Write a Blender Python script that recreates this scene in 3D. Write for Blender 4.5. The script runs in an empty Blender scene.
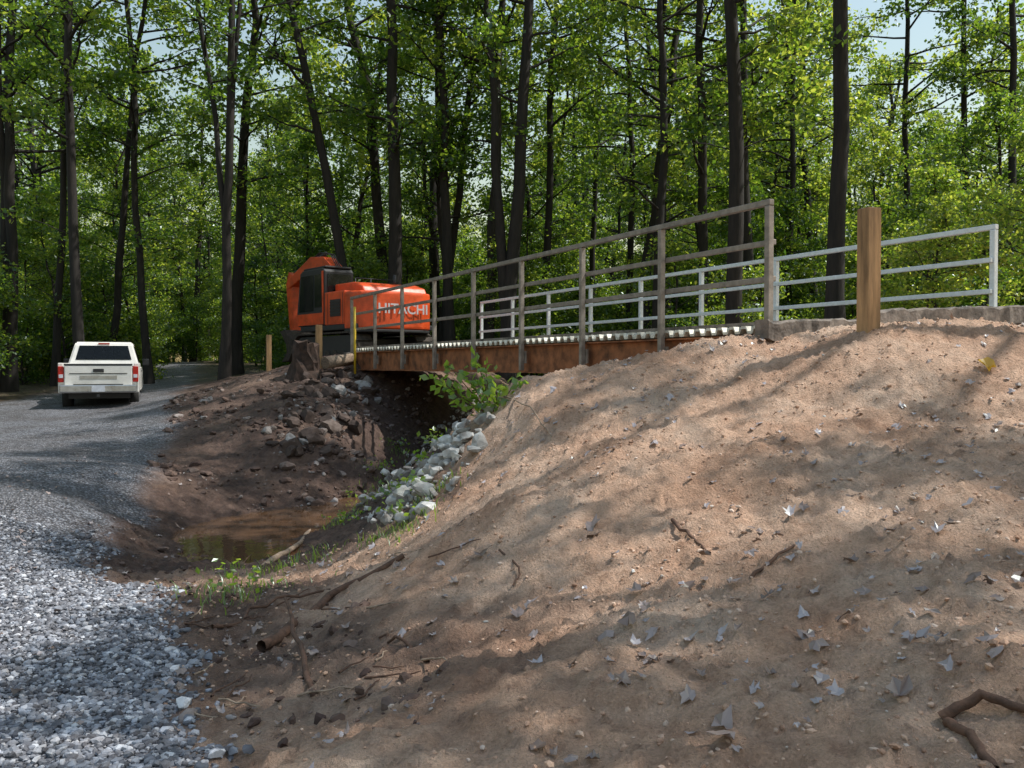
import bpy, bmesh, math, random
import numpy as np
from mathutils import Vector, Matrix
random.seed(7); rng=np.random.default_rng(7)
S=bpy.context.scene
F=887.0; HY=365.0; EYE=1.0

# ------------------------------------------------------------ mesh helpers
def mk_mesh(name, chunks):
    """chunks: list of (V(n,3), F(m,k), matidx, smooth)"""
    Vs=[];lv=[];ls=[];lt=[];mi=[];sm=[];off=0;lo=0
    for V,Fc,m,s in chunks:
        V=np.asarray(V,dtype=np.float64).reshape(-1,3); Fc=np.asarray(Fc,dtype=np.int64)
        if len(Fc)==0: continue
        k=Fc.shape[1];n=len(Fc)
        Vs.append(V);lv.append((Fc+off).ravel())
        ls.append(lo+np.arange(n)*k);lt.append(np.full(n,k));mi.append(np.full(n,m));sm.append(np.full(n,bool(s)))
        off+=len(V);lo+=n*k
    V=np.concatenate(Vs);lv=np.concatenate(lv);ls=np.concatenate(ls);lt=np.concatenate(lt)
    me=bpy.data.meshes.new(name)
    me.vertices.add(len(V));me.vertices.foreach_set("co",V.astype(np.float32).ravel())
    me.loops.add(len(lv));me.loops.foreach_set("vertex_index",lv.astype(np.int32))
    me.polygons.add(len(ls));me.polygons.foreach_set("loop_start",ls.astype(np.int32))
    try: me.polygons.foreach_set("loop_total",lt.astype(np.int32))
    except Exception: pass
    me.polygons.foreach_set("material_index",np.concatenate(mi).astype(np.int32))
    me.polygons.foreach_set("use_smooth",np.concatenate(sm))
    me.update(calc_edges=True);me.validate()
    return me
def add_obj(name,me,mats=(),parent=None,loc=None):
    o=bpy.data.objects.new(name,me);S.collection.objects.link(o)
    if me is not None:
        for m in mats:
            if m.name not in [x.name for x in me.materials if x]: me.materials.append(m)
    if parent: o.parent=parent
    if loc is not None:o.location=loc
    return o
def empty(name,loc=(0,0,0),rotz=0):
    e=bpy.data.objects.new(name,None);S.collection.objects.link(e);e.location=loc;e.rotation_euler=(0,0,rotz);e.empty_display_size=.3
    return e
def tube(pts,rad,sides=7,cap=False):
    pts=np.asarray(pts,float);n=len(pts);rad=np.broadcast_to(np.asarray(rad,float),(n,))
    T=np.gradient(pts,axis=0);T/=np.linalg.norm(T,axis=1)[:,None]+1e-9
    ref=np.array([0,0,1.]) if abs(T[0,2])<.8 else np.array([1.,0,0])
    V=[]
    a=np.linspace(0,2*np.pi,sides,endpoint=False)
    for i in range(n):
        u=np.cross(T[i],ref);u/=np.linalg.norm(u)+1e-9;v=np.cross(u,T[i])
        V.append(pts[i]+rad[i]*(np.cos(a)[:,None]*u+np.sin(a)[:,None]*v))
    V=np.concatenate(V)
    Fc=[]
    for i in range(n-1):
        for j in range(sides):
            Fc.append((i*sides+j,i*sides+(j+1)%sides,(i+1)*sides+(j+1)%sides,(i+1)*sides+j))
    return V,np.array(Fc)
def box_obj(name,size,loc,mat,parent=None,bevel=0.0,rot=(0,0,0),seg=2):
    bm=bmesh.new();bmesh.ops.create_cube(bm,size=1)
    for v in bm.verts: v.co=Vector((v.co.x*size[0],v.co.y*size[1],v.co.z*size[2]))
    if bevel>0: bmesh.ops.bevel(bm,geom=list(bm.edges),offset=bevel,segments=seg,affect='EDGES',profile=.6)
    me=bpy.data.meshes.new(name);bm.to_mesh(me);bm.free()
    o=add_obj(name,me,[mat],parent,loc);o.rotation_euler=rot;return o
def prism(name,poly,axis,a0,a1,mat,parent=None,bevel=0.0,seg=2,smooth=False):
    bm=bmesh.new()
    def P(p,a):
        return {'y':Vector((p[0],a,p[1])),'z':Vector((p[0],p[1],a)),'x':Vector((a,p[0],p[1]))}[axis]
    v0=[bm.verts.new(P(p,a0)) for p in poly];v1=[bm.verts.new(P(p,a1)) for p in poly];n=len(poly)
    bm.faces.new(v0);bm.faces.new(v1[::-1])
    for i in range(n): bm.faces.new((v0[i],v1[i],v1[(i+1)%n],v0[(i+1)%n]))
    bmesh.ops.recalc_face_normals(bm,faces=bm.faces)
    if bevel>0: bmesh.ops.bevel(bm,geom=list(bm.edges),offset=bevel,segments=seg,affect='EDGES',profile=.6)
    me=bpy.data.meshes.new(name);bm.to_mesh(me);bm.free()
    o=add_obj(name,me,[mat],parent)
    if smooth:
        for p in me.polygons:p.use_smooth=True
    return o
def cyl_obj(name,p0,p1,r,mat,parent=None,sides=20):
    p0=Vector(p0);p1=Vector(p1);bm=bmesh.new()
    bmesh.ops.create_cone(bm,cap_ends=True,segments=sides,radius1=r,radius2=r,depth=(p1-p0).length)
    me=bpy.data.meshes.new(name);bm.to_mesh(me);bm.free()
    for p in me.polygons: p.use_smooth=len(p.vertices)==4
    o=add_obj(name,me,[mat],parent);o.location=(p0+p1)/2
    o.rotation_mode='QUATERNION';o.rotation_quaternion=(p1-p0).to_track_quat('Z','Y');return o

# ------------------------------------------------------------ noise
def vnoise(x,y,seed=0):
    x=np.asarray(x,float);y=np.asarray(y,float)
    ix=np.floor(x).astype(np.int64);iy=np.floor(y).astype(np.int64);fx=x-ix;fy=y-iy
    def h(a,b):
        n=(a*374761393+b*668265263+seed*1442695041)&0xffffffff
        n=((n^(n>>13))*1274126177)&0xffffffff;n=n^(n>>16)
        return (n&0xffff)/65535.0
    u=fx*fx*(3-2*fx);v=fy*fy*(3-2*fy)
    return (h(ix,iy)*(1-u)+h(ix+1,iy)*u)*(1-v)+(h(ix,iy+1)*(1-u)+h(ix+1,iy+1)*u)*v-.5
def fbm(x,y,o=4,seed=0):
    s=0;a=1
    for i in range(o): s=s+a*vnoise(x*2**i,y*2**i,seed+i*17);a*=.5
    return s
def sstep(x,a,b):
    t=np.clip((x-a)/(b-a),0,1);return t*t*(3-2*t)

# ------------------------------------------------------------ terrain heights
CP=[]
def c(px,py,d): CP.append(((px-512)/F*d,d,EYE+(HY-py)/F*d))
def w(x,y,z): CP.append((x,y,z))
for a in [(720,735,3.0),(810,640,3.7),(512,768,2.9),(1000,740,2.75),(300,768,3.2),(760,550,4.8),(800,450,6.3),(800,400,7.5),(800,352,8.8),
          (760,334,9.3),(1000,450,6.0),(1000,380,7.3),(1010,329,8.8),(867,327,8.3),(930,324,8.8),
          (200,768,3.4),(0,768,3.4),(-150,700,4.2),(0,600,6.2),(100,600,6.2),(60,500,10),(-100,500,10),(0,430,18),(60,412,22.5),(100,412,22.5),(140,404,24),(0,392,30),
          (400,650,4.6),(300,640,5.3),(600,560,5.1),(500,510,6.5),(600,450,7.3),(520,440,8.1),(530,390,9.2),(600,367,9.5),(680,350,9.4),
          (490,455,8.3),(455,510,7.6),(405,560,6.9),(250,590,7.2),(330,575,7.6),(495,402,10.0),(480,420,10.2),(440,450,10.5),(400,485,10.6),(375,515,10.2),(325,545,9.3),(160,575,8.0),(125,535,10),(140,470,13),
          (200,402,20),(170,430,17),(180,475,13.8),(240,450,15),(240,500,13.2),(300,376,21.5),(250,385,21),(340,392,20),(370,425,17.6),(375,462,15.5),(320,484,14.2),(350,378,22)]: c(*a)
for a in [(-3.7,11.4,-1.42),(-3.0,10.9,-1.3),(-3.0,12.8,-1.35),(-2.5,14.2,-1.3),(-1.9,16.2,-1.25),(-1.5,18.3,-1.2),(-.6,21,-1.15),(1,26,-1.0),(4,34,-.8),
          (-1.3,13.5,-.5),(-.4,13.2,.3),(.4,15.5,.3),(.2,12,.65),(1.5,12.5,.75),(2.5,15,.7),(2.2,10.6,.98),(1.5,19,.1),(5,20,.8),
          (4.5,9.2,1.45),(6.5,10.8,1.4),(8,6,1.55),(9,0,1.3),(6,13,1.25),(12,12,1.45),(16,20,1.4),(12,30,1.2),(25,10,1.6),(30,40,1.5),
          (-4.3,23.3,1.2),(-3.0,22,.6),(-5,27,1.15),(-2.5,25.5,1.1),(-1.5,28,1.1),(-7,28,.95),(-8,26,.55),(-6,22,.75),(-9,32,.6),(2,36,1.0),(-6,36,1.1),
          (-15,38,.5),(-14,30,.15),(-20,24,-.1),(-22,34,.2),(-20,45,.9),(-14,12,-.5),(-12,3,-.6),(-4,-3,-.7),(0,0,-.6),(4,1,.2),(5,-5,.4),(-35,10,0),(-35,40,.6),(35,-5,1.5),(-30,-8,-.5),(0,48,1.1),(22,48,1.2)]: w(*a)
CP=np.array(CP)
def tps_fit(P):
    n=len(P);d=np.hypot(P[:,0][:,None]-P[:,0],P[:,1][:,None]-P[:,1])
    K=np.where(d>0,d*d*np.log(d+1e-12),0)+np.eye(n)*.04
    A=np.zeros((n+3,n+3));A[:n,:n]=K;A[:n,n]=1;A[:n,n+1:n+3]=P[:,:2];A[n,:n]=1;A[n+1:n+3,:n]=P[:,:2].T
    return np.linalg.solve(A,np.concatenate([P[:,2],[0,0,0]]))
TW=tps_fit(CP)
def base_h(x,y):
    x=np.asarray(x,float).ravel();y=np.asarray(y,float).ravel()
    out=np.zeros(len(x))+TW[-3]+TW[-2]*x+TW[-1]*y
    for i in range(len(CP)):
        d2=(x-CP[i,0])**2+(y-CP[i,1])**2
        out+=TW[i]*.5*d2*np.log(d2+1e-12)
    r=np.hypot(x,y-15);t=sstep(r,34,52)
    out=np.clip(out,-2,3)*(1-t)+(1.1+fbm(x/18,y/18,3,5)*1.2)*t
    return out
def road_mask(x,y):
    yk=[-20,0,3.4,6.2,8,10,13,18,24,30,40,55,80]
    re=[-.6,-.9,-1.2,-2.65,-3.6,-4.3,-5.35,-6.9,-9.0,-11.0,-14.0,-19,-28]
    le=[-9,-9,-8,-9,-10,-11,-12,-13.5,-15.2,-15.5,-17.6,-22.5,-32]
    r=np.interp(y,yk,re)+fbm(x*.8,y*.8,3,9)*.7;l=np.interp(y,yk,le)+fbm(x*.5,y*.5,3,19)*1.
    return sstep(r-x,-.25,.35)*sstep(x-l,-.4,.4)
def forest_mask(x,y):
    n=fbm(x*.3,y*.3,3,31)*3
    a=sstep(y+n,30,34)
    b=sstep(x-.35*y+n,8,11)*sstep(y+n,13,16)
    cc=sstep(-x+n,11+0*y,14)*(1-road_mask(x,y))*sstep(-x-(9+.22*y)+n*.3,-1,1)
    far=sstep(np.hypot(x,y-15),30,36)
    return np.clip(np.maximum.reduce([a,b,cc,far]),0,1)*(1-road_mask(x,y))
def height(x,y):
    sh=np.shape(x);x=np.asarray(x,float).ravel();y=np.asarray(y,float).ravel()
    h=base_h(x,y);rm=road_mask(x,y)
    rough=(1-rm)
    h=h+rough*(fbm(x*1.1,y*1.1,3,1)*.10+fbm(x*4,y*4,3,2)*.06)+rm*fbm(x*1.2,y*1.2,3,3)*.05
    return h.reshape(sh)
def fine(x,y):
    rm=road_mask(x,y)
    n=fbm(x*12,y*12,4,4); cl=np.clip(fbm(x*24,y*24,2,44)-.08,0,1)
    return (1-rm)*(n*.034+cl*.08)+rm*fbm(x*20,y*20,2,6)*.014
def G(x,y): return float(height(np.array([x]),np.array([y]))[0])
def hit(px,py,dmin=2.2,dmax=60):
    d=np.linspace(dmin,dmax,2500);x=(px-512)/F*d;z=EYE+(HY-py)/F*d
    g=height(x,d);k=np.where(z<=g)[0]
    i=k[0] if len(k) else -1
    return np.array([x[i],d[i],g[i]])

# ------------------------------------------------------------ materials
def newmat(name):
    m=bpy.data.materials.new(name);m.use_nodes=True;nt=m.node_tree;nt.nodes.clear()
    out=nt.nodes.new('ShaderNodeOutputMaterial');return m,nt,out
def N(nt,t,**kw):
    n=nt.nodes.new(t)
    for k,v in kw.items(): setattr(n,k,v)
    return n
def ramp(nt,src,stops,interp='LINEAR'):
    r=nt.nodes.new('ShaderNodeValToRGB');r.color_ramp.interpolation=interp
    els=r.color_ramp.elements
    while len(els)<len(stops): els.new(.5)
    for e,(p,col) in zip(els,stops):
        e.position=p;e.color=(*col,1)
    nt.links.new(src,r.inputs[0]);return r
def simple(name,col,rough=.6,metal=0,var=.25,scale=8,bump=.2,bscale=60,col2=None,stretch=None):
    m,nt,out=newmat(name);L=nt.links.new
    b=N(nt,'ShaderNodeBsdfPrincipled');b.inputs['Roughness'].default_value=rough;b.inputs['Metallic'].default_value=metal
    tc=N(nt,'ShaderNodeTexCoord');mp=N(nt,'ShaderNodeMapping');L(tc.outputs['Object'],mp.inputs[0])
    if stretch: mp.inputs['Scale'].default_value=stretch
    n=N(nt,'ShaderNodeTexNoise');n.inputs['Scale'].default_value=scale;n.inputs['Detail'].default_value=6;n.inputs['Roughness'].default_value=.65
    L(mp.outputs[0],n.inputs['Vector'])
    c2=col2 or tuple(x*(1-var*1.6) for x in col);c1=tuple(min(1,x*(1+var*.5)) for x in col)
    r=ramp(nt,n.outputs['Fac'],[(.32,c2),(.62,c1)]);L(r.outputs[0],b.inputs['Base Color'])
    rr=N(nt,'ShaderNodeMapRange');rr.inputs['To Min'].default_value=max(0,rough-.15);rr.inputs['To Max'].default_value=min(1,rough+.2);L(n.outputs['Fac'],rr.inputs[0]);L(rr.outputs[0],b.inputs['Roughness'])
    if bump>0:
        n2=N(nt,'ShaderNodeTexNoise');n2.inputs['Scale'].default_value=bscale;n2.inputs['Detail'].default_value=4;L(mp.outputs[0],n2.inputs['Vector'])
        bp=N(nt,'ShaderNodeBump');bp.inputs['Strength'].default_value=bump;bp.inputs['Distance'].default_value=.01;L(n2.outputs['Fac'],bp.inputs['Height']);L(bp.outputs[0],b.inputs['Normal'])
    L(b.outputs[0],out.inputs[0]);return m
def leafmat(name,stops,tstops,tr=.5,gloss=.06):
    m,nt,out=newmat(name);L=nt.links.new
    g=N(nt,'ShaderNodeNewGeometry');oi=N(nt,'ShaderNodeObjectInfo')
    a=N(nt,'ShaderNodeMath',operation='MULTIPLY');L(g.outputs['Random Per Island'],a.inputs[0]);a.inputs[1].default_value=.6
    b=N(nt,'ShaderNodeMath',operation='MULTIPLY_ADD');L(oi.outputs['Random'],b.inputs[0]);b.inputs[1].default_value=.4;L(a.outputs[0],b.inputs[2])
    r1=ramp(nt,b.outputs[0],stops);r2=ramp(nt,b.outputs[0],tstops)
    d=N(nt,'ShaderNodeBsdfDiffuse');L(r1.outputs[0],d.inputs[0]);t=N(nt,'ShaderNodeBsdfTranslucent');L(r2.outputs[0],t.inputs[0])
    mx=N(nt,'ShaderNodeMixShader');mx.inputs[0].default_value=tr;L(d.outputs[0],mx.inputs[1]);L(t.outputs[0],mx.inputs[2])
    gl=N(nt,'ShaderNodeBsdfGlossy');gl.inputs['Roughness'].default_value=.35;gl.inputs[0].default_value=(.8,.9,.9,1)
    m2=N(nt,'ShaderNodeMixShader');m2.inputs[0].default_value=gloss;L(mx.outputs[0],m2.inputs[1]);L(gl.outputs[0],m2.inputs[2]);L(m2.outputs[0],out.inputs[0]);return m
M_leaf=leafmat('leaf',[(0,(.02,.05,.010)),(.5,(.04,.085,.016)),(1,(.11,.16,.028))],[(0,(.08,.19,.02)),(.5,(.28,.44,.03)),(1,(.88,.92,.12))],.56,.05)
M_leaf2=leafmat('leaf_bright',[(0,(.05,.11,.02)),(1,(.12,.2,.03))],[(0,(.3,.55,.04)),(1,(.65,.8,.08))],.58)
M_dead=leafmat('dead_leaf',[(0,(.18,.11,.075)),(.4,(.32,.24,.21)),(.75,(.46,.41,.42)),(1,(.56,.52,.54))],[(0,(.1,.05,.02)),(1,(.2,.14,.1))],.1,.08)
M_yleaf=leafmat('yellow_leaf',[(0,(.6,.35,.03)),(1,(.7,.45,.05))],[(0,(.6,.35,.03)),(1,(.6,.35,.03))],.3)
M_grass=leafmat('grass_blade',[(0,(.05,.11,.02)),(1,(.14,.2,.05))],[(0,(.25,.45,.04)),(1,(.5,.65,.08))],.5)
M_bark=simple('bark',(.026,.021,.018),.9,0,.4,10,1.0,30,stretch=(1,1,.15))
M_wood=simple('treated_post_wood',(.46,.27,.13),.8,0,.4,9,.5,60,stretch=(1,1,.12))
M_timber=simple('weathered_timber',(.24,.20,.17),.85,0,.5,5,.8,30)
M_stick=simple('stick_bark',(.13,.07,.045),.9,0,.35,20,.5,60)
M_stump=simple('stump_bark',(.06,.035,.025),.95,0,.5,7,1.0,20)
M_stickp=simple('stick_pale',(.34,.25,.18),.9,0,.35,20,.5,60)
M_rust=simple('weathering_steel',(.36,.14,.06),.75,.15,.45,4,.3,60)
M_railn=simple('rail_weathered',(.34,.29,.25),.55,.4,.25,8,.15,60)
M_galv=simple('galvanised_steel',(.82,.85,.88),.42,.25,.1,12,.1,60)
M_deck=simple('deck_galvanised',(.78,.74,.64),.55,.15,.3,5,.15,60)
M_orange=simple('orange_paint',(.70,.085,.018),.4,0,.25,2.5,.03,30)
M_black=simple('black_plastic',(.025,.025,.027),.55,0,.2,6,.1,60)
M_track=simple('track_steel',(.07,.055,.045),.8,.2,.4,10,.4,40)
M_glassd=simple('dark_glass',(.012,.015,.017),.08,0,.1,3,0)
M_white=simple('white_car_paint',(.78,.76,.72),.3,0,.1,2.5,.0)
M_chrome=simple('bumper_chrome',(.5,.5,.5),.3,.8,.15,6,0)
M_rubber=simple('tyre_rubber',(.025,.024,.023),.85,0,.3,10,.3,50)
M_red=simple('tail_lamp_red',(.45,.015,.01),.25,0,.1,6,0)
M_plate=simple('plate_white',(.6,.62,.68),.5,0,.1,6,0)
M_yellow=simple('yellow_paint',(.75,.5,.03),.5,0,.15,6,0)
M_letter=simple('letter_white',(.55,.5,.5),.5,0,.05,6,0)

def rockmat(name,stops,bs=40):
    m,nt,out=newmat(name);L=nt.links.new
    g=N(nt,'ShaderNodeNewGeometry');tc=N(nt,'ShaderNodeTexCoord')
    n=N(nt,'ShaderNodeTexNoise');n.inputs['Scale'].default_value=14;n.inputs['Detail'].default_value=6;L(tc.outputs['Object'],n.inputs['Vector'])
    r=ramp(nt,g.outputs['Random Per Island'],stops)
    r2=ramp(nt,n.outputs['Fac'],[(.3,(.55,.5,.47)),(.65,(1.05,1.05,1.05))])
    mx=N(nt,'ShaderNodeMix',data_type='RGBA',blend_type='MULTIPLY');mx.inputs[0].default_value=1
    L(r.outputs[0],mx.inputs[6]);L(r2.outputs[0],mx.inputs[7])
    b=N(nt,'ShaderNodeBsdfPrincipled');b.inputs['Roughness'].default_value=.85;L(mx.outputs[2],b.inputs['Base Color'])
    n2=N(nt,'ShaderNodeTexNoise');n2.inputs['Scale'].default_value=bs;n2.inputs['Detail'].default_value=5;L(tc.outputs['Object'],n2.inputs['Vector'])
    bp=N(nt,'ShaderNodeBump');bp.inputs['Strength'].default_value=.5;bp.inputs['Distance'].default_value=.015;L(n2.outputs['Fac'],bp.inputs['Height']);L(bp.outputs[0],b.inputs['Normal'])
    L(b.outputs[0],out.inputs[0]);return m
M_gravel=rockmat('gravel_stone',[(0,(.10,.10,.115)),(.4,(.22,.23,.26)),(.8,(.38,.40,.45)),(1,(.68,.69,.72))])
M_riprap=rockmat('riprap_stone',[(0,(.28,.26,.24)),(.5,(.46,.46,.44)),(1,(.70,.70,.67))],20)
M_clod=rockmat('dirt_clod',[(0,(.46,.28,.185)),(.5,(.60,.40,.285)),(.9,(.68,.50,.38)),(1,(.68,.6,.53))])
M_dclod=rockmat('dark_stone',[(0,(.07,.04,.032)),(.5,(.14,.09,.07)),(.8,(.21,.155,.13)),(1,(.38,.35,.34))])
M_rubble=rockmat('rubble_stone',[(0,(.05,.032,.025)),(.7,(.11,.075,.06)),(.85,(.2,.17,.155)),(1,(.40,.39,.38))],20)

def groundmat():
    m,nt,out=newmat('ground_surface');L=nt.links.new
    tc=N(nt,'ShaderNodeTexCoord');V=tc.outputs['Object']
    def noise(sc,det=6,ro=.6):
        n=N(nt,'ShaderNodeTexNoise');n.inputs['Scale'].default_value=sc;n.inputs['Detail'].default_value=det;n.inputs['Roughness'].default_value=ro;L(V,n.inputs['Vector']);return n
    def vor(sc,feat='F1'):
        n=N(nt,'ShaderNodeTexVoronoi');n.feature=feat;n.inputs['Scale'].default_value=sc;L(V,n.inputs['Vector']);return n
    def mix(f,a,b,bt='MIX'):
        x=N(nt,'ShaderNodeMix',data_type='RGBA',blend_type=bt)
        if isinstance(f,float): x.inputs[0].default_value=f
        else: L(f,x.inputs[0])
        L(a,x.inputs[6]);L(b,x.inputs[7]);return x.outputs[2]
    n1=noise(1.3);n2=noise(9,8,.7);n3=noise(70,5);n5=noise(28,6,.7)
    d1=ramp(nt,n1.outputs['Fac'],[(.3,(.58,.345,.225)),(.5,(.74,.49,.345)),(.7,(.80,.60,.46))])
    d2=ramp(nt,n2.outputs['Fac'],[(.3,(.68,.62,.58)),(.5,(.97,.97,.97)),(.75,(1.12,1.12,1.12))])
    d3=ramp(nt,n3.outputs['Fac'],[(.3,(.76,.74,.72)),(.7,(1.12,1.12,1.12))])
    dirt=mix(1.0,mix(1.0,d1.outputs[0],d2.outputs[0],'MULTIPLY'),d3.outputs[0],'MULTIPLY')
    wet_shade=ramp(nt,n2.outputs['Fac'],[(.3,(.04,.021,.015)),(.5,(.10,.056,.04)),(.75,(.20,.128,.095))])  # damp soil by the creek, also the shade painted on the left bank
    v1=vor(38)
    sep=N(nt,'ShaderNodeSeparateColor');L(v1.outputs['Color'],sep.inputs[0])
    g1=ramp(nt,sep.outputs[0],[(0,(.10,.10,.11)),(.5,(.24,.25,.285)),(1,(.52,.54,.60))])
    ge=ramp(nt,v1.outputs['Distance'],[(.25,(1,1,1)),(.75,(.35,.33,.32))])
    n4=noise(.9);gd=ramp(nt,n4.outputs['Fac'],[(.35,(.7,.64,.60)),(.65,(1.1,1.1,1.1))])
    grav=mix(1.0,mix(1.0,g1.outputs[0],ge.outputs[0],'MULTIPLY'),gd.outputs[0],'MULTIPLY')
    v3=vor(16);s3=N(nt,'ShaderNodeSeparateColor');L(v3.outputs['Color'],s3.inputs[0])
    lit=ramp(nt,s3.outputs[0],[(0,(.03,.02,.012)),(.5,(.085,.055,.03)),(.8,(.14,.095,.055)),(1,(.06,.10,.025))])
    def attr(n):
        a=N(nt,'ShaderNodeAttribute');a.attribute_name=n;return a.outputs['Fac']
    c=mix(attr('wet_shade'),dirt,wet_shade.outputs[0]);c=mix(attr('gravel'),c,grav);c=mix(attr('litter'),c,lit.outputs[0])
    b=N(nt,'ShaderNodeBsdfPrincipled');b.inputs['Roughness'].default_value=.9;L(c,b.inputs['Base Color'])
    rr=N(nt,'ShaderNodeMapRange');L(attr('wet_shade'),rr.inputs[0]);rr.inputs['To Min'].default_value=.92;rr.inputs['To Max'].default_value=.65;L(rr.outputs[0],b.inputs['Roughness'])
    hm=N(nt,'ShaderNodeMath',operation='ADD');L(n2.outputs['Fac'],hm.inputs[0])
    h3=N(nt,'ShaderNodeMath',operation='MULTIPLY_ADD');L(n3.outputs['Fac'],h3.inputs[0]);h3.inputs[1].default_value=.7;L(n5.outputs['Fac'],h3.inputs[2]);L(h3.outputs[0],hm.inputs[1])
    hg=N(nt,'ShaderNodeMath',operation='SUBTRACT');hg.inputs[0].default_value=1.2;L(v1.outputs['Distance'],hg.inputs[1])
    hx=N(nt,'ShaderNodeMix',data_type='FLOAT');L(attr('gravel'),hx.inputs[0]);L(hm.outputs[0],hx.inputs[2]);L(hg.outputs[0],hx.inputs[3])
    bp=N(nt,'ShaderNodeBump');bp.inputs['Strength'].default_value=1.0;bp.inputs['Distance'].default_value=.05;L(hx.outputs[0],bp.inputs['Height']);L(bp.outputs[0],b.inputs['Normal'])
    L(b.outputs[0],out.inputs[0]);return m
M_ground=groundmat()

# ------------------------------------------------------------ terrain mesh
def lines(a0,a1,step,lo,hi,g=1.06,mx=4):
    core=list(np.arange(a0,a1,step));s=step;v=core[-1];up=[]
    while v<hi: s=min(s*g,mx);v+=s;up.append(v)
    s=step;v=core[0];dn=[]
    while v>lo: s=min(s*g,mx);v-=s;dn.append(v)
    return np.array(dn[::-1]+core+up)
xs=lines(-5.2,6.0,.028,-170,170,1.05);ys=lines(2.3,11.5,.028,-40,220,1.022)
X,Y=np.meshgrid(xs,ys);Z=height(X,Y)+fine(X,Y)
nx,ny=len(xs),len(ys)
print('terrain',nx,ny)
rm=road_mask(X,Y).ravel()
idx=np.arange(nx*ny).reshape(ny,nx)
quads=np.stack([idx[:-1,:-1],idx[:-1,1:],idx[1:,1:],idx[1:,:-1]],-1).reshape(-1,4)
V=np.stack([X.ravel(),Y.ravel(),Z.ravel()],-1)
isroad=rm[quads].mean(1)>.5
lm=forest_mask(X.ravel(),Y.ravel())
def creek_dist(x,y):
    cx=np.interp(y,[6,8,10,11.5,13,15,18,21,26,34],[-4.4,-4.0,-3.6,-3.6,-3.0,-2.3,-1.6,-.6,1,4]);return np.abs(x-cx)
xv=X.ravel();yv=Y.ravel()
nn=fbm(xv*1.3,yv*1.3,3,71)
wet_shade=sstep(3.2-creek_dist(xv,yv)+nn*1.5,.0,1.6)*sstep(yv,7.0,9.0)
lb=sstep(yv+nn*2,10,12)*(1-sstep(yv,30,34))*sstep(-xv-(.0),1.2,2.5)*.97  # left bank: dark soil plus tree shade painted into the ground colour
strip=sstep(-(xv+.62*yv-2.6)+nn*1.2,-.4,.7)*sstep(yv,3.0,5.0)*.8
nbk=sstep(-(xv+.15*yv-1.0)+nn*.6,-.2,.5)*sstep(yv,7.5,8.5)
wet_shade=np.maximum.reduce([wet_shade,lb,strip*(yv<12),nbk])*(.85+.35*(nn+.5))
wet_shade=np.clip(wet_shade,0,1)
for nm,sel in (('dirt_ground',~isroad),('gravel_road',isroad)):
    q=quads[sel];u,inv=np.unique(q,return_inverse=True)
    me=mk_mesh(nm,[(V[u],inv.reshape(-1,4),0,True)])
    for an,arr in (('gravel',rm),('litter',lm),('wet_shade',wet_shade)):
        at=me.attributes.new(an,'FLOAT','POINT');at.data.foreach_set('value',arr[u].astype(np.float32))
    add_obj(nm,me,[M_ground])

# water
m,nt,out=newmat('muddy_water');L=nt.links.new
b=N(nt,'ShaderNodeBsdfPrincipled');b.inputs['Base Color'].default_value=(.12,.065,.035,1);b.inputs['Roughness'].default_value=.04
n=N(nt,'ShaderNodeTexNoise');n.inputs['Scale'].default_value=5;tc=N(nt,'ShaderNodeTexCoord');L(tc.outputs['Object'],n.inputs['Vector'])
bp=N(nt,'ShaderNodeBump');bp.inputs['Strength'].default_value=.12;bp.inputs['Distance'].default_value=.02;L(n.outputs['Fac'],bp.inputs['Height']);L(bp.outputs[0],b.inputs['Normal']);L(b.outputs[0],out.inputs[0]);M_water=m
wx,wy=np.meshgrid(np.linspace(-6,0.5,40),np.linspace(9,24,60));wi=np.arange(2400).reshape(60,40)
wq=np.stack([wi[:-1,:-1],wi[:-1,1:],wi[1:,1:],wi[1:,:-1]],-1).reshape(-1,4)
add_obj('creek_water',mk_mesh('creek_water',[(np.stack([wx.ravel(),wy.ravel(),np.full(2400,-1.15)],-1),wq,0,True)]),[M_water])

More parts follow.
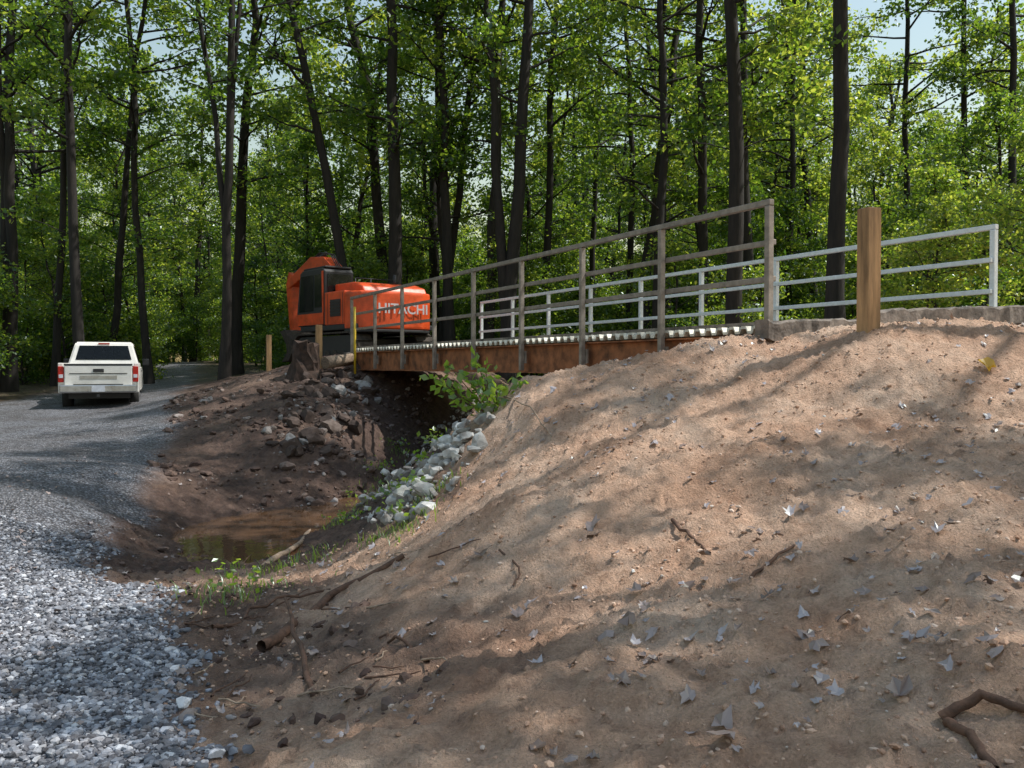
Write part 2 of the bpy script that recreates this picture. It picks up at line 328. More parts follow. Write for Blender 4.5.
# ------------------------------------------------------------ stones
def ico(sub):
    bm=bmesh.new();bmesh.ops.create_icosphere(bm,subdivisions=sub,radius=1);bm.verts.ensure_lookup_table()
    v=np.array([p.co[:] for p in bm.verts]);f=np.array([[q.index for q in p.verts] for p in bm.faces]);bm.free();return v,f
I1=ico(1);I2=ico(2)
def stones(name,xy,size,mat,base=I1,jit=.22,sink=.25,flat=.7,zoff=None,planes=0,smooth=False):
    v,f=base;n=len(xy);k=len(v)
    P=np.repeat(v[None],n,0)*(1+rng.uniform(-jit,jit,(n,k,1)))
    if planes:
        for _ in range(planes):
            d=rng.normal(size=(n,3));d/=np.linalg.norm(d,axis=1)[:,None]
            dd=np.einsum('nkj,nj->nk',P,d)-rng.uniform(.4,.7,(n,1));dd=np.maximum(dd,0);P=P-dd[...,None]*d[:,None,:]
    sc=np.stack([rng.uniform(.75,1.25,n),rng.uniform(.6,1.1,n),rng.uniform(flat*.7,flat*1.2,n)],-1)*np.asarray(size).reshape(-1,1)
    P=P*sc[:,None,:]
    a=rng.uniform(0,6.28,n);t=rng.uniform(-.5,.5,n)
    ca,sa=np.cos(a),np.sin(a);ct,st=np.cos(t),np.sin(t)
    x,y,z=P[...,0],P[...,1],P[...,2]
    y,z=y*ct[:,None]-z*st[:,None],y*st[:,None]+z*ct[:,None]
    x,y=x*ca[:,None]-y*sa[:,None],x*sa[:,None]+y*ca[:,None]
    h=height(xy[:,0],xy[:,1])+fine(xy[:,0],xy[:,1])
    if zoff is not None:h=h+zoff
    z=z+(h+sc[:,2]*(1-2*sink))[:,None]
    V=np.stack([x+xy[:,0][:,None],y+xy[:,1][:,None],z],-1).reshape(-1,3)
    Fc=(f[None]+(np.arange(n)*k)[:,None,None]).reshape(-1,3)
    return add_obj(name,mk_mesh(name,[(V,Fc,0,smooth)]),[mat])
def scatter(n,x0,x1,y0,y1,maskf,bias=1.0):
    r=rng.uniform(0,1,(n*4,2));y=y0+(y1-y0)*r[:,1]**bias;x=x0+(x1-x0)*r[:,0]
    k=rng.uniform(0,1,len(x))<maskf(x,y);return np.stack([x[k],y[k]],-1)[:n]
def inview(x,y): return (np.abs(x)<y*.66+.4)
g=scatter(23000,-6,-.4,2.9,9.0,lambda x,y:np.clip(road_mask(x,y),0,1)*inview(x,y)*np.clip(5/y,.3,1),1.3)
stones('gravel_stones',g,.007+.017*rng.uniform(0,1,len(g))**1.8,M_gravel,flat=.65,jit=.3)
g=scatter(1100,-6,.3,2.9,9.5,lambda x,y:sstep(road_mask(x,y),.0,.3)*(1-sstep(road_mask(x,y),.6,1))*inview(x,y)+.03*(x<-.5)*(road_mask(x,y)>.5))
stones('coarse_gravel',g,rng.uniform(.012,.036,len(g)),M_gravel,planes=4,base=I2,flat=.7)
def cm(x,y): return (1-road_mask(x,y))*inview(x,y)*(.12+1.2*np.clip(vnoise(x*1.2,y*1.2,88)+.25,0,1))
g=scatter(14000,-3,6,2.5,9.5,cm,1.2)
stones('dirt_clods',g,.003+.016*rng.uniform(0,1,len(g))**5,M_clod,jit=.3,sink=.42)
g=scatter(25,-2,6,2.6,9.5,cm,1)
stones('dirt_pebbles',g,rng.uniform(.01,.022,len(g)),M_riprap,base=I2,planes=3,sink=.35,flat=.6)
g=scatter(1100,-6,0,3.5,13.5,lambda x,y:(1-road_mask(x,y))*(x+.62*y<2.2+vnoise(x*2,y*2,3))*inview(x,y))
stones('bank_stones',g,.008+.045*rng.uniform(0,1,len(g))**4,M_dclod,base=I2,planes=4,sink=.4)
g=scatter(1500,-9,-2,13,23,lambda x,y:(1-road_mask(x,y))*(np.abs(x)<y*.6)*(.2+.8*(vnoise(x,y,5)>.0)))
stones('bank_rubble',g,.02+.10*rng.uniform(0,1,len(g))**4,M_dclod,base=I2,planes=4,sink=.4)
def region(n,rows):
    ys_=[r[0] for r in rows];out=[]
    for _ in range(n):
        py=rng.uniform(ys_[0],ys_[-1]);a=np.interp(py,ys_,[r[1] for r in rows]);b_=np.interp(py,ys_,[r[2] for r in rows])
        t=(rng.uniform()+rng.uniform())/2
        out.append(hit(a+(b_-a)*t,py,4,30)[:2])
    return np.array(out)
pts=region(360,[(395,462,502),(430,425,492),(460,395,480),(490,365,455),(525,340,425)])
stones('riprap_rocks',pts,.025+.10*rng.uniform(0,1,len(pts))**2.3,M_riprap,base=I2,planes=9,jit=.15,sink=.25,flat=.85)
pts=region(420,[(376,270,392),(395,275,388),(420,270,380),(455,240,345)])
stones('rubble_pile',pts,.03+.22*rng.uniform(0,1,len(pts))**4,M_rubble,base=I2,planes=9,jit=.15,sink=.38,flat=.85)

# ------------------------------------------------------------ trees
def wiggle(p0,p1,n,amp,up=0):
    t=np.linspace(0,1,n)[:,None];p=np.array(p0)*(1-t)+np.array(p1)*t
    off=np.cumsum(rng.normal(size=(n,3))*amp,axis=0);off-=off[0];p=p+off*t**.5
    p[:,2]+=up*(t[:,0]**2);return p
def leaves_at(centers,rads,per,size,flatz=.6):
    n=len(centers)*per;cc=np.repeat(centers,per,0);rr=np.repeat(rads,per)[:,None]
    d=rng.normal(size=(n,3));d[:,2]*=flatz;p=cc+d*rr*.55
    nrm=rng.normal(size=(n,3))*.75+np.array([0,0,.7]);nrm/=np.linalg.norm(nrm,axis=1)[:,None]
    t=rng.normal(size=(n,3));t-=nrm*np.sum(t*nrm,1)[:,None];t/=np.linalg.norm(t,axis=1)[:,None]
    b=np.cross(nrm,t);s=(size*rng.uniform(.6,1.3,n))[:,None]
    v0=p;v1=p+t*s*.5+b*s*.32+nrm*s*.06;v2=p+t*s;v3=p+t*s*.5-b*s*.32+nrm*s*.06
    return np.stack([v0,v1,v2,v3],1).reshape(-1,3),np.arange(n*4).reshape(n,4)
def tree_mesh(name,H,r0,cs,cr,nl,per,size,wig=.08,lean=(0,0),nsub=4,top=1.0,fork=None,lowtwigs=0):
    ch=[]
    n=14;tr=wiggle((0,0,-.3),(lean[0],lean[1],H),n,wig)
    tt=np.linspace(0,1,n);rad=r0*(1-.75*tt)+.02;rad[0]*=1.5;rad[1]*=1.05
    ch.append((*tube(tr,rad,9),0,True))
    stems=[(tr,rad)]
    if fork:
        for fz,dx,dy in fork:
            k=int(fz*(n-1));p=tr[k];q=wiggle(p,(p[0]+dx,p[1]+dy,H*.92),10,wig);r=np.linspace(rad[k]*.75,.03,10)
            ch.append((*tube(q,r,8),0,True));stems.append((q,r))
    C=[];R=[]
    for i in range(nl):
        st,sr=stems[i%len(stems)]
        zf=cs/H+(1-cs/H)*((i+rng.uniform())/nl);zf=min(zf,.98)
        k=zf*(len(st)-1)
        if st is not tr: k=rng.uniform(.25,1)*(len(st)-1)
        k0=int(k);p=st[k0]+(st[min(k0+1,len(st)-1)]-st[k0])*(k-k0)
        a=rng.uniform(0,6.28);f=math.sin(math.pi*min(1,(zf-cs/H)/(1-cs/H+1e-6)*.75+.22))
        Lb=cr*max(.25,f)*rng.uniform(.6,1.15)
        q=wiggle(p,p+np.array([math.cos(a)*Lb,math.sin(a)*Lb,Lb*rng.uniform(.1,.6)]),7,.06*Lb/2)
        rb=max(.012,min(sr[k0]*.5,.02*Lb+.01))
        ch.append((*tube(q,np.linspace(rb,.008,7),5),0,True))
        for s in range(nsub):
            u=rng.uniform(.35,1);j=int(u*6);pp=q[min(j,6)]
            a2=a+rng.uniform(-1.2,1.2);l2=Lb*rng.uniform(.2,.45)
            e=pp+np.array([math.cos(a2)*l2,math.sin(a2)*l2,l2*rng.uniform(-.25,.5)])
            ch.append((*tube(wiggle(pp,e,4,.02),np.linspace(rb*.4,.006,4),4),0,True))
            C.append(e);R.append(rng.uniform(.35,.8)*(.5+cr/8))
        C.append(q[-1]);R.append(.6*(.5+cr/8))
    for i in range(lowtwigs):
        k=rng.integers(3,9);p=tr[k];a=rng.uniform(0,6.28);l=rng.uniform(.6,1.8)
        q=wiggle(p,p+np.array([math.cos(a)*l,math.sin(a)*l,l*.3]),5,.04);ch.append((*tube(q,np.linspace(.02,.006,5),4),0,True));C.append(q[-1]);R.append(.35)
    C=np.array(C);R=np.array(R)
    lv=leaves_at(C,R,per,size);ch.append((lv[0],lv[1],1,False))
    me=mk_mesh(name,ch);me.materials.append(M_bark);me.materials.append(M_leaf);return me
tallv=[tree_mesh('tall_tree_%d'%i,rng.uniform(19,24),rng.uniform(.14,.24),rng.uniform(6.5,9.5),rng.uniform(3,4.2),26,40,.21,.16,(rng.uniform(-2.4,2.4),rng.uniform(-1,1)),lowtwigs=4) for i in range(4)]
midv=[tree_mesh('mid_tree_%d'%i,rng.uniform(11,15),rng.uniform(.06,.11),rng.uniform(2.5,4.5),rng.uniform(2.4,3.2),30,38,.18,.14,(rng.uniform(-2,2),rng.uniform(-1,1))) for i in range(4)]
undv=[tree_mesh('understory_%d'%i,rng.uniform(4.5,7),rng.uniform(.03,.05),rng.uniform(.6,1.2),rng.uniform(1.6,2.2),26,40,.14,.08,(rng.uniform(-.6,.6),rng.uniform(-.6,.6))) for i in range(4)]
shrv=[tree_mesh('shrub_%d'%i,rng.uniform(1.3,2.2),.02,.1,rng.uniform(.9,1.3),16,40,.11,.05,nsub=3) for i in range(3)]
canv=[tree_mesh('canopy_tree_%d'%i,rng.uniform(20,24),.19,8,4.2,13,120,.2,.1,(rng.uniform(-.8,.8),rng.uniform(-.8,.8)),nsub=3) for i in range(3)]
def place(name,me,x,y,sc=1,parent=None,rz=None):
    o=bpy.data.objects.new(name,me);S.collection.objects.link(o);o.location=(x,y,G(x,y)-.03)
    o.rotation_euler=(0,0,rng.uniform(0,6.28) if rz is None else rz);o.scale=(sc,sc,sc*rng.uniform(.92,1.08))
    if parent:o.parent=parent
    return o
near=[(395,15,32,2,None),(505,15,30,22,[(.12,-1.0,.3)]),(487,10,33,10,None),(735,17,24,-6,None),(752,11,29,4,None),(703,11,30,0,None),(668,8,34,5,None),
      (835,17,20,-3,None),(224,9,28,14,[(.25,-1.6,.2),(.32,1.2,0)]),(80,10,27,-5,None),(55,7,33,10,None),(107,7,35,30,None),
      (365,10,32,-60,None),(450,10,33,-4,None),(440,8,36,20,None),(543,8,36,8,None),(630,7,38,-5,None),(1005,8,33,6,None),(5,9,30,3,None),
      (150,7,33,-20,None),(960,7,36,4,None),(590,6,42,6,None),(905,7,38,0,None),(780,6,36,8,None)]
for i,(px,wp,d,ln,fk) in enumerate(near):
    H=rng.uniform(20,24);lean=ln/F*d*H/10
    me=tree_mesh('forest_tree_mesh',H,wp/F*d/2*.98,rng.uniform(7,10),3.8,22,42,.19,.11,(lean,0),fork=fk,lowtwigs=4)
    x=(px-512)/F*d
    o=add_obj('forest_tree',me);o.location=(x,d,G(x,d))
back=empty('distant_trees');und=empty('forest_understory')
def blocked(x,y,r=1.5):
    if -.60*y-1<x<-.33*y+1.2 and y<34: return True
    if y<52 and abs(x+.37*y)<1.9: return True
    if y<33 and -8.5<x<1.0+ .1*y: return True
    return False
for i in range(255):
    d=31+75*rng.uniform()**.8;px=rng.uniform(-260,1290);x=(px-512)/F*d
    if blocked(x,d):continue
    r=rng.uniform()
    place('t',(tallv if r<.42 else midv)[rng.integers(4)],x,d,rng.uniform(.8,1.2),back)
for i in range(300):
    d=28+45*rng.uniform();px=rng.uniform(-200,1230);x=(px-512)/F*d
    if blocked(x,d):continue
    place('u',undv[rng.integers(4)],x,d,rng.uniform(.6,1.15),und)
for i in range(300):
    d=24+34*rng.uniform()**1.3;px=rng.uniform(-100,1130);x=(px-512)/F*d
    if blocked(x,d):continue
    place('s',shrv[rng.integers(3)],x,d,rng.uniform(.6,1.3),und)
for i in range(150):
    d=70+30*rng.uniform();px=rng.uniform(-200,1230);x=(px-512)/F*d
    place('u',undv[rng.integers(4)],x,d,rng.uniform(1.3,1.9),und)
for (x,y,s) in [(-17,22,1),(-18,25,1.1),(-17.5,28,1),(-19,19,1.1),(9,19,.7),(12,20,.8),(14,17,.8),(11,24,.8),(7,25,.7),(16,22,1),(13.5,27,.8),(5,27,.7),(-15.8,26,.8)]:
    place('understory_tree',undv[rng.integers(4)],x,y,s)
for (x,y,s,k) in [(12.5,8.5,1,0),(18,13,1,1),(10,4.6,1.05,2),(13,18,.95,1),(11,12.5,1.1,2),(21,5,1.1,0),(-17,15,1,1),(-20,9,1,2),(-17,30,1,0),(16,20,1,2),(14,1,1,1),(9.4,15.6,1.05,0),(4.7,28.5,.9,1),(3.2,24.6,.0,0)]:
    if s>0: place('canopy_tree',canv[k],x,y,s)

# ------------------------------------------------------------ bridge
A=Vector((2.82,9.5,1.43));DV=Vector((-.4535,.8912,0)).normalized();NV=Vector((.8912,.4535,0)).normalized()
LB=15.15;WB=3.5
BR=empty('footbridge',A,math.atan2(DV.y,DV.x))
pitch=.2;prof=[];nrep=int(LB/pitch)
for i in range(nrep):
    x0=i*pitch;prof+= [(x0,0),(x0+.07,0),(x0+.1,-.055),(x0+.17,-.055)]
prof.append((nrep*pitch,0))
n=len(prof);y0,y1=.06,-WB-.06
V=[]
for (x,z) in prof: V+=[(x,y0,z),(x,y1,z),(x,y0,z-.03),(x,y1,z-.03)]
Fc=[]
for i in range(n-1):
    a=i*4;b=a+4;Fc+=[(a,a+1,b+1,b),(a+2,b+2,b+3,a+3),(a,b,b+2,a+2),(a+1,a+3,b+3,b+1)]
add_obj('corrugated_deck',mk_mesh('corrugated_deck',[(V,Fc,0,False)]),[M_deck],BR)
box_obj('deck_gravel',(LB,WB-.1,.04),(LB/2,-WB/2,.026),M_timber,BR)
def ibeam(name,y):
    h=.46;z1=-.10;z0=z1-h;f=.09;t=.02
    pr=[(y-f,z0),(y+f,z0),(y+f,z0+t),(y+t/2,z0+t),(y+t/2,z1-t),(y+f,z1-t),(y+f,z1),(y-f,z1),(y-f,z1-t),(y-t/2,z1-t),(y-t/2,z0+t),(y-f,z0+t)]
    prism(name,pr,'x',-.1,LB+.1,M_rust,BR)
for i,y in enumerate((-.05,-WB*.33,-WB*.67,-WB+.05)): ibeam('girder_%d'%i,y)
for i in range(9):
    x=i*LB/8
    box_obj('cross_brace',(.06,WB*.9,.3),(max(.1,min(LB-.1,x+.3)),-WB/2,-.33),M_rust,BR)
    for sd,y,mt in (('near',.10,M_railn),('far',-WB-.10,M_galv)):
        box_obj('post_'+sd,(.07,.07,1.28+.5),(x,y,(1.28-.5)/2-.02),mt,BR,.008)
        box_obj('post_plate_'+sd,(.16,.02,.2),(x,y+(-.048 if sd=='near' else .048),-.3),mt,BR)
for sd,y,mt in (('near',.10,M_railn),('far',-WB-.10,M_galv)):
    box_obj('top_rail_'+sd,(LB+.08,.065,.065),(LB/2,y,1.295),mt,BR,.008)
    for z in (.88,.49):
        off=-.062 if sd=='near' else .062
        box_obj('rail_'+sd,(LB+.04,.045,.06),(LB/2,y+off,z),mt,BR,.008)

def rough_beam(name,p0,p1,wd,ht,mat,n=30):
    p0=np.array(p0);p1=np.array(p1);d=(p1-p0);Ln=np.linalg.norm(d);d/=Ln;s=np.cross(d,[0,0,1]);s/=np.linalg.norm(s);u=np.cross(s,d)
    cs=[(-.5,-.5),(.5,-.5),(.5,.42),(.42,.5),(-.42,.5),(-.5,.42)];V=[]
    for t in np.linspace(0,Ln,n):
        c_=p0+d*t+s*rng.normal()*.008+u*rng.normal()*.008
        for a,b in cs: V.append(c_+s*(a*wd+rng.normal()*.004)+u*(b*ht+rng.normal()*.005))
    k=6;Fq=[(i*k+j,i*k+(j+1)%k,(i+1)*k+(j+1)%k,(i+1)*k+j) for i in range(n-1) for j in range(k)]
    e=[tuple(range(k)),tuple(range((n-1)*k,n*k))]
    return add_obj(name,mk_mesh(name,[(np.array(V),np.array(Fq),0,False),(np.array(V),np.array(e),0,False)]),[mat])
rough_beam('abutment_timber',(2.6,9.24,1.36),(4.6,10.25,1.44),.2,.2,M_timber)
rough_beam('abutment_timber',(3.9,9.75,1.49),(7.8,11.4,1.68),.22,.22,M_timber,50)
rough_beam('abutment_timber',(-4.4,23.35,1.2),(-.9,25.1,1.25),.22,.3,M_timber)
def post(x,y,wd,z0,z1,mat=M_wood,name='wooden_post'):
    return box_obj(name,(wd,wd,z1-z0),(x,y,(z0+z1)/2),mat,None,.008,(0,0,.4))
post(3.33,8.3,.15,1.0,2.46)
x=(269-512)/F*24;post(x,24,.13,G(x,24)-.2,EYE+(HY-335)/F*24)
x=(319-512)/F*22.4;post(x,22.4,.15,G(x,22.4)-.2,EYE+(HY-325)/F*22.4)
x=(355-512)/F*22.2;cyl_obj('yellow_marker_post',(x,22.2,G(x,22.2)-.1),(x,22.2,EYE+(HY-307)/F*22.2),.03,M_yellow)
cyl_obj('cut_log',((325-512)/F*21.9,21.9,1.05),((352-512)/F*22.6,22.6,1.15),.15,M_stickp)
x,y=(305-512)/F*21.4,21.4
pts=np.array([[x,y,G(x,y)-.2],[x,y,G(x,y)+.15],[x+.03,y,G(x,y)+.4],[x+.03,y,G(x,y)+.6],[x+.05,y,G(x,y)+.8],[x+.05,y,G(x,y)+.84]])
tv,tf=tube(pts,[.46,.36,.31,.29,.27,.02],16);tv+=rng.normal(size=tv.shape)*.035
add_obj('tree_stump',mk_mesh('tree_stump',[(tv,tf,0,False)]),[M_stump])

# ------------------------------------------------------------ excavator
ex,ey=-4.5,26.6
EX=empty('excavator',(ex,ey,G(ex,ey)-.12),math.atan2(.78,-.62));EX.scale=(1.04,1.04,.97)
for sy in (1,-1):
    yc=sy*.98
    r=.4;Lh=1.45;pl=[]
    for k in range(9): a=math.pi/2-math.pi*k/8; pl.append((Lh+math.cos(a)*r,.42+math.sin(a)*r))
    for k in range(9): a=-math.pi/2-math.pi*k/8; pl.append((-Lh+math.cos(a)*r,.42+math.sin(a)*r))
    prism('track_core',[(p[0]*.97,.42+(p[1]-.42)*.8) for p in pl],'y',yc-.2,yc+.2,M_black,EX)
    per=2*(2*Lh)+2*math.pi*r;npad=42
    for k in range(npad):
        s=k*per/npad
        if s<2*Lh: x,z,a=-Lh+s,.42+r,0
        elif s<2*Lh+math.pi*r: t=(s-2*Lh)/r;x,z,a=Lh+math.sin(t)*r,.42+math.cos(t)*r,t
        elif s<4*Lh+math.pi*r: x,z,a=Lh-(s-2*Lh-math.pi*r),.42-r,math.pi
        else: t=(s-4*Lh-math.pi*r)/r;x,z,a=-Lh-math.sin(t)*r,.42-math.cos(t)*r,math.pi+t
        box_obj('track_pad',(.17,.55,.05),(x,yc,z),M_track,EX,0,(0,a,0))
    for k in range(6): cyl_obj('track_roller',(-1.1+k*.44,yc-.24,.2),(-1.1+k*.44,yc+.24,.2),.12,M_track,EX,12)
box_obj('undercarriage',(2.2,1.5,.35),(0,0,.5),M_black,EX,.04)
cyl_obj('slew_ring',(0,0,.6),(0,0,.92),.6,M_black,EX,24)
box_obj('house_floor',(3.3,2.44,.16),(-.2,0,.98),M_black,EX,.03)
cw=[(-1.25,-1.24),(-1.6,-1.24),(-1.9,-1.1),(-2.1,-.75),(-2.18,0),(-2.1,.75),(-1.9,1.1),(-1.6,1.24),(-1.25,1.24)]
prism('counterweight',cw,'z',.9,2.0,M_orange,EX,.09,3)
prism('counterweight_base',[(p[0]*.99-.01,p[1]*.99) for p in cw],'z',.82,.9,M_black,EX,.02,2)
box_obj('engine_side_left',(1.15,1.2,.98),(-.66,.62,1.55),M_orange,EX,.04)
box_obj('engine_side_right',(1.15,1.2,.98),(-.66,-.62,1.55),M_orange,EX,.04)
prism('engine_hood',[(-1.75,2.0),(-.1,2.0),(-.1,2.3),(-1.2,2.3),(-1.65,2.16)],'y',-1.1,.9,M_orange,EX,.05,3)
box_obj('hood_vent',(.5,1.2,.02),(-.75,-.1,2.315),M_black,EX)
box_obj('side_grille',(.6,.02,.5),(-.75,1.225,1.55),M_black,EX,.005)
for k in range(5): box_obj('grille_slat',(.56,.02,.03),(-.75,1.243,1.36+k*.09),M_track,EX)
for xx in (-1.18,-.3): box_obj('panel_gap',(.015,.006,.9),(xx,1.224,1.53),M_black,EX)
box_obj('fuel_tank',(1.3,.8,.85),(.65,-.82,1.48),M_orange,EX,.05)
cyl_obj('exhaust',(-1.0,-.5,2.2),(-1.0,-.5,2.6),.05,M_black,EX,14)
for yy in (-1.1,-.3,.2): cyl_obj('handrail_upright',(.0,yy,1.9),(.0,yy,2.55),.018,M_black,EX,8)
cyl_obj('handrail_bar',(.0,-1.1,2.55),(.0,.2,2.55),.018,M_black,EX,8)
cabp=[(-.05,1.06),(1.62,1.06),(1.72,1.5),(1.5,2.72),(1.35,2.8),(.05,2.8),(-.05,2.7)]
prism('cab_body',cabp,'y',.28,1.2,M_black,EX,.04,3)
prism('cab_lower_panel',[(0.0,1.1),(1.6,1.1),(1.66,1.45),(0.0,1.45)],'y',1.2,1.225,M_orange,EX,.006)
prism('cab_rear_pillar',[(-.02,1.45),(.05,1.45),(.09,2.7),(.0,2.7)],'y',1.2,1.222,M_orange,EX,.004)
prism('cab_window_rear_side',[(.1,1.62),(.55,1.62),(.55,2.62),(.13,2.62)],'y',1.2,1.212,M_glassd,EX)
prism('cab_window_door',[(.63,1.52),(1.56,1.52),(1.40,2.62),(.63,2.62)],'y',1.2,1.212,M_glassd,EX)
prism('cab_window_rear',[(.38,2.02),(1.1,2.02),(1.1,2.62),(.38,2.62)],'x',-.066,-.055,M_glassd,EX)
box_obj('cab_roof',(1.38,.82,.06),(.68,.74,2.835),M_black,EX,.02)
prism('boom',[(.6,1.25),(1.1,1.1),(1.6,2.0),(2.1,2.75),(2.9,3.05),(4.6,2.55),(4.7,2.85),(3.0,3.5),(2.1,3.42),(1.2,2.8)],'y',-.24,.16,M_orange,EX,.03)
prism('stick',[(4.35,3.0),(4.7,3.15),(4.9,2.7),(4.6,.95),(4.35,.95),(4.4,2.6)],'y',-.19,.11,M_orange,EX,.02)
prism('bucket',[(4.7,1.05),(4.35,1.1),(3.9,.75),(3.8,.3),(4.05,.02),(4.6,-.02),(4.2,.3),(4.25,.6)],'y',-.5,.42,M_track,EX,.02)
for yy in (-.32,.24): cyl_obj('boom_cylinder',(1.5,yy,1.2),(2.4,yy,2.95),.07,M_black,EX,12)
cyl_obj('stick_cylinder',(2.3,-.04,3.56),(4.45,-.04,3.1),.07,M_black,EX,12)
cyl_obj('bucket_cylinder',(4.85,-.04,2.6),(4.75,-.04,1.3),.05,M_chrome,EX,12)
for k in range(3):
    v,f=tube(np.array([[1.3,-.1+k*.06,2.85],[1.9,-.1+k*.06,3.5],[2.6,-.1+k*.06,3.62],[3.4,-.1+k*.06,3.38]]),.02,6);add_obj('hydraulic_hose',mk_mesh('hose',[(v,f,0,True)]),[M_black],EX)
def text(body,loc,rot,size,parent,mat):
    cu=bpy.data.curves.new('lettering','FONT');cu.body=body;cu.size=size;cu.extrude=.004;cu.align_x='CENTER';cu.offset=.006
    o=bpy.data.objects.new('lettering',cu);S.collection.objects.link(o);cu.materials.append(mat);o.parent=parent;o.location=loc;o.rotation_euler=rot;return o
text('HITACHI',(-2.2,-.05,1.36),(math.radians(90),0,math.radians(-90)),.40,EX,M_letter)

# ------------------------------------------------------------ pickup truck
tx,ty=-11.0,23.6
TR=empty('pickup_truck',(tx,ty,G(tx,ty)-.06),math.atan2(.94,-.37))
W2=.98
def arch(cx,r,z0,n=9): return [(cx+r*math.cos(math.pi-math.pi*k/(n-1))*1,z0+r*math.sin(math.pi-math.pi*k/(n-1))) for k in range(n)]
low=.48
prof=[(.1,.62)]+[(.12,low)]+arch(1.25,.46,low)+arch(4.55,.46,low)+[(5.5,low),(5.62,.62),(5.62,.95),(5.5,1.06),(4.35,1.16),(4.1,1.17),(2.25,1.17),(.08,1.17),(.06,.8)]
prism('body',prof,'y',-W2,W2,M_white,TR,.035,3)
for y in (-W2+.06,W2-.06): box_obj('bed_side',(2.1,.12,.12),(1.16,y,1.22),M_white,TR,.02)
box_obj('tailgate',(.07,1.64,.56),(.035,0,.93),M_white,TR,.02)
box_obj('tailgate_top_cap',(.09,1.66,.05),(.04,0,1.235),M_black,TR,.01)
box_obj('tailgate_handle',(.02,.26,.09),(-.008,0,1.08),M_black,TR,.005)
box_obj('tailgate_badge',(.006,.9,.09),(-.004,0,.9),M_chrome,TR)
box_obj('tailgate_recess',(.006,1.4,.02),(-.004,0,1.0),M_black,TR)
box_obj('bed_floor_liner',(2.05,1.66,.02),(1.16,0,1.185),M_black,TR)
cab=[(2.25,1.17),(2.32,1.35),(2.5,1.83),(2.65,1.9),(3.55,1.9),(3.7,1.86),(4.32,1.2),(4.32,1.15)]
bm=bmesh.new()
def yy_(z): return W2-.02-(z-1.15)*.28
va=[bm.verts.new((p[0],-yy_(p[1]),p[1])) for p in cab];vb=[bm.verts.new((p[0],yy_(p[1]),p[1])) for p in cab]
bm.faces.new(va);bm.faces.new(vb[::-1])
for i in range(len(cab)): bm.faces.new((va[i],vb[i],vb[(i+1)%len(cab)],va[(i+1)%len(cab)]))
bmesh.ops.recalc_face_normals(bm,faces=bm.faces);bmesh.ops.bevel(bm,geom=list(bm.edges),offset=.035,segments=3,affect='EDGES')
me=bpy.data.meshes.new('cab');bm.to_mesh(me);bm.free();add_obj('cab',me,[M_white],TR)
def quadobj(name,pts,mat,par):
    bm=bmesh.new();vs=[bm.verts.new(p) for p in pts];f=bm.faces.new(vs);r=bmesh.ops.solidify(bm,geom=[f],thickness=.006)
    me=bpy.data.meshes.new(name);bm.to_mesh(me);bm.free();return add_obj(name,me,[mat],par)
def bx(z): return 2.32+(z-1.35)*.375-.014
quadobj('rear_window',[(bx(1.38),-.74,1.38),(bx(1.38),.74,1.38),(bx(1.79),.64,1.79),(bx(1.79),-.64,1.79)],M_glassd,TR)
for s in (1,-1):
    f=lambda x,z:(x,s*(yy_(z)+.008),z)
    quadobj('side_window_rear',[f(2.5,1.3),f(3.15,1.3),f(3.15,1.78),f(2.68,1.78)],M_glassd,TR)
    quadobj('side_window_front',[f(3.22,1.3),f(4.02,1.3),f(3.62,1.78),f(3.22,1.78)],M_glassd,TR)
    box_obj('door_handle',(.14,.03,.04),(3.1,s*(W2+.012),1.05),M_black,TR)
    box_obj('side_mirror',(.12,.2,.2),(3.95,s*(W2+.12),1.32),M_black,TR,.03)
    box_obj('tail_lamp',(.1,.14,.42),(.075,s*(W2-.075),.98),M_red,TR,.02)
    box_obj('reverse_lamp',(.02,.1,.09),(.02,s*(W2-.078),.93),M_plate,TR,.004)
    for cx in (1.25,4.55):
        cyl_obj('tyre',(cx,s*(W2-.26),.39),(cx,s*(W2-.02),.39),.39,M_rubber,TR,28)
        cyl_obj('wheel_rim',(cx,s*(W2-.1),.39),(cx,s*(W2-.005),.39),.23,M_chrome,TR,20)
        cyl_obj('hub',(cx,s*(W2-.05),.39),(cx,s*(W2+.01),.39),.07,M_black,TR,12)
    for x in (2.28,3.18,4.1): box_obj('door_seam',(.012,.004,.6),(x,s*(W2+.002),.85),M_black,TR)
quadobj('windshield',[(3.74,-.66,1.83),(3.74,.66,1.83),(4.30,.76,1.24),(4.30,-.76,1.24)],M_glassd,TR)
box_obj('rear_bumper',(.2,1.86,.2),(-.04,0,.6),M_chrome,TR,.03)
box_obj('bumper_step_pad',(.16,1.2,.02),(-.04,0,.71),M_black,TR)
box_obj('number_plate',(.01,.32,.16),(-.148,0,.6),M_plate,TR)
box_obj('tow_hitch',(.2,.07,.07),(-.1,0,.42),M_black,TR)
box_obj('underbody',(5.0,1.5,.25),(2.8,0,.45),M_black,TR)
box_obj('rear_axle',(.12,1.6,.12),(1.25,0,.39),M_black,TR)
box_obj('third_brake_lamp',(.03,.3,.04),(2.5,0,1.85),M_red,TR)

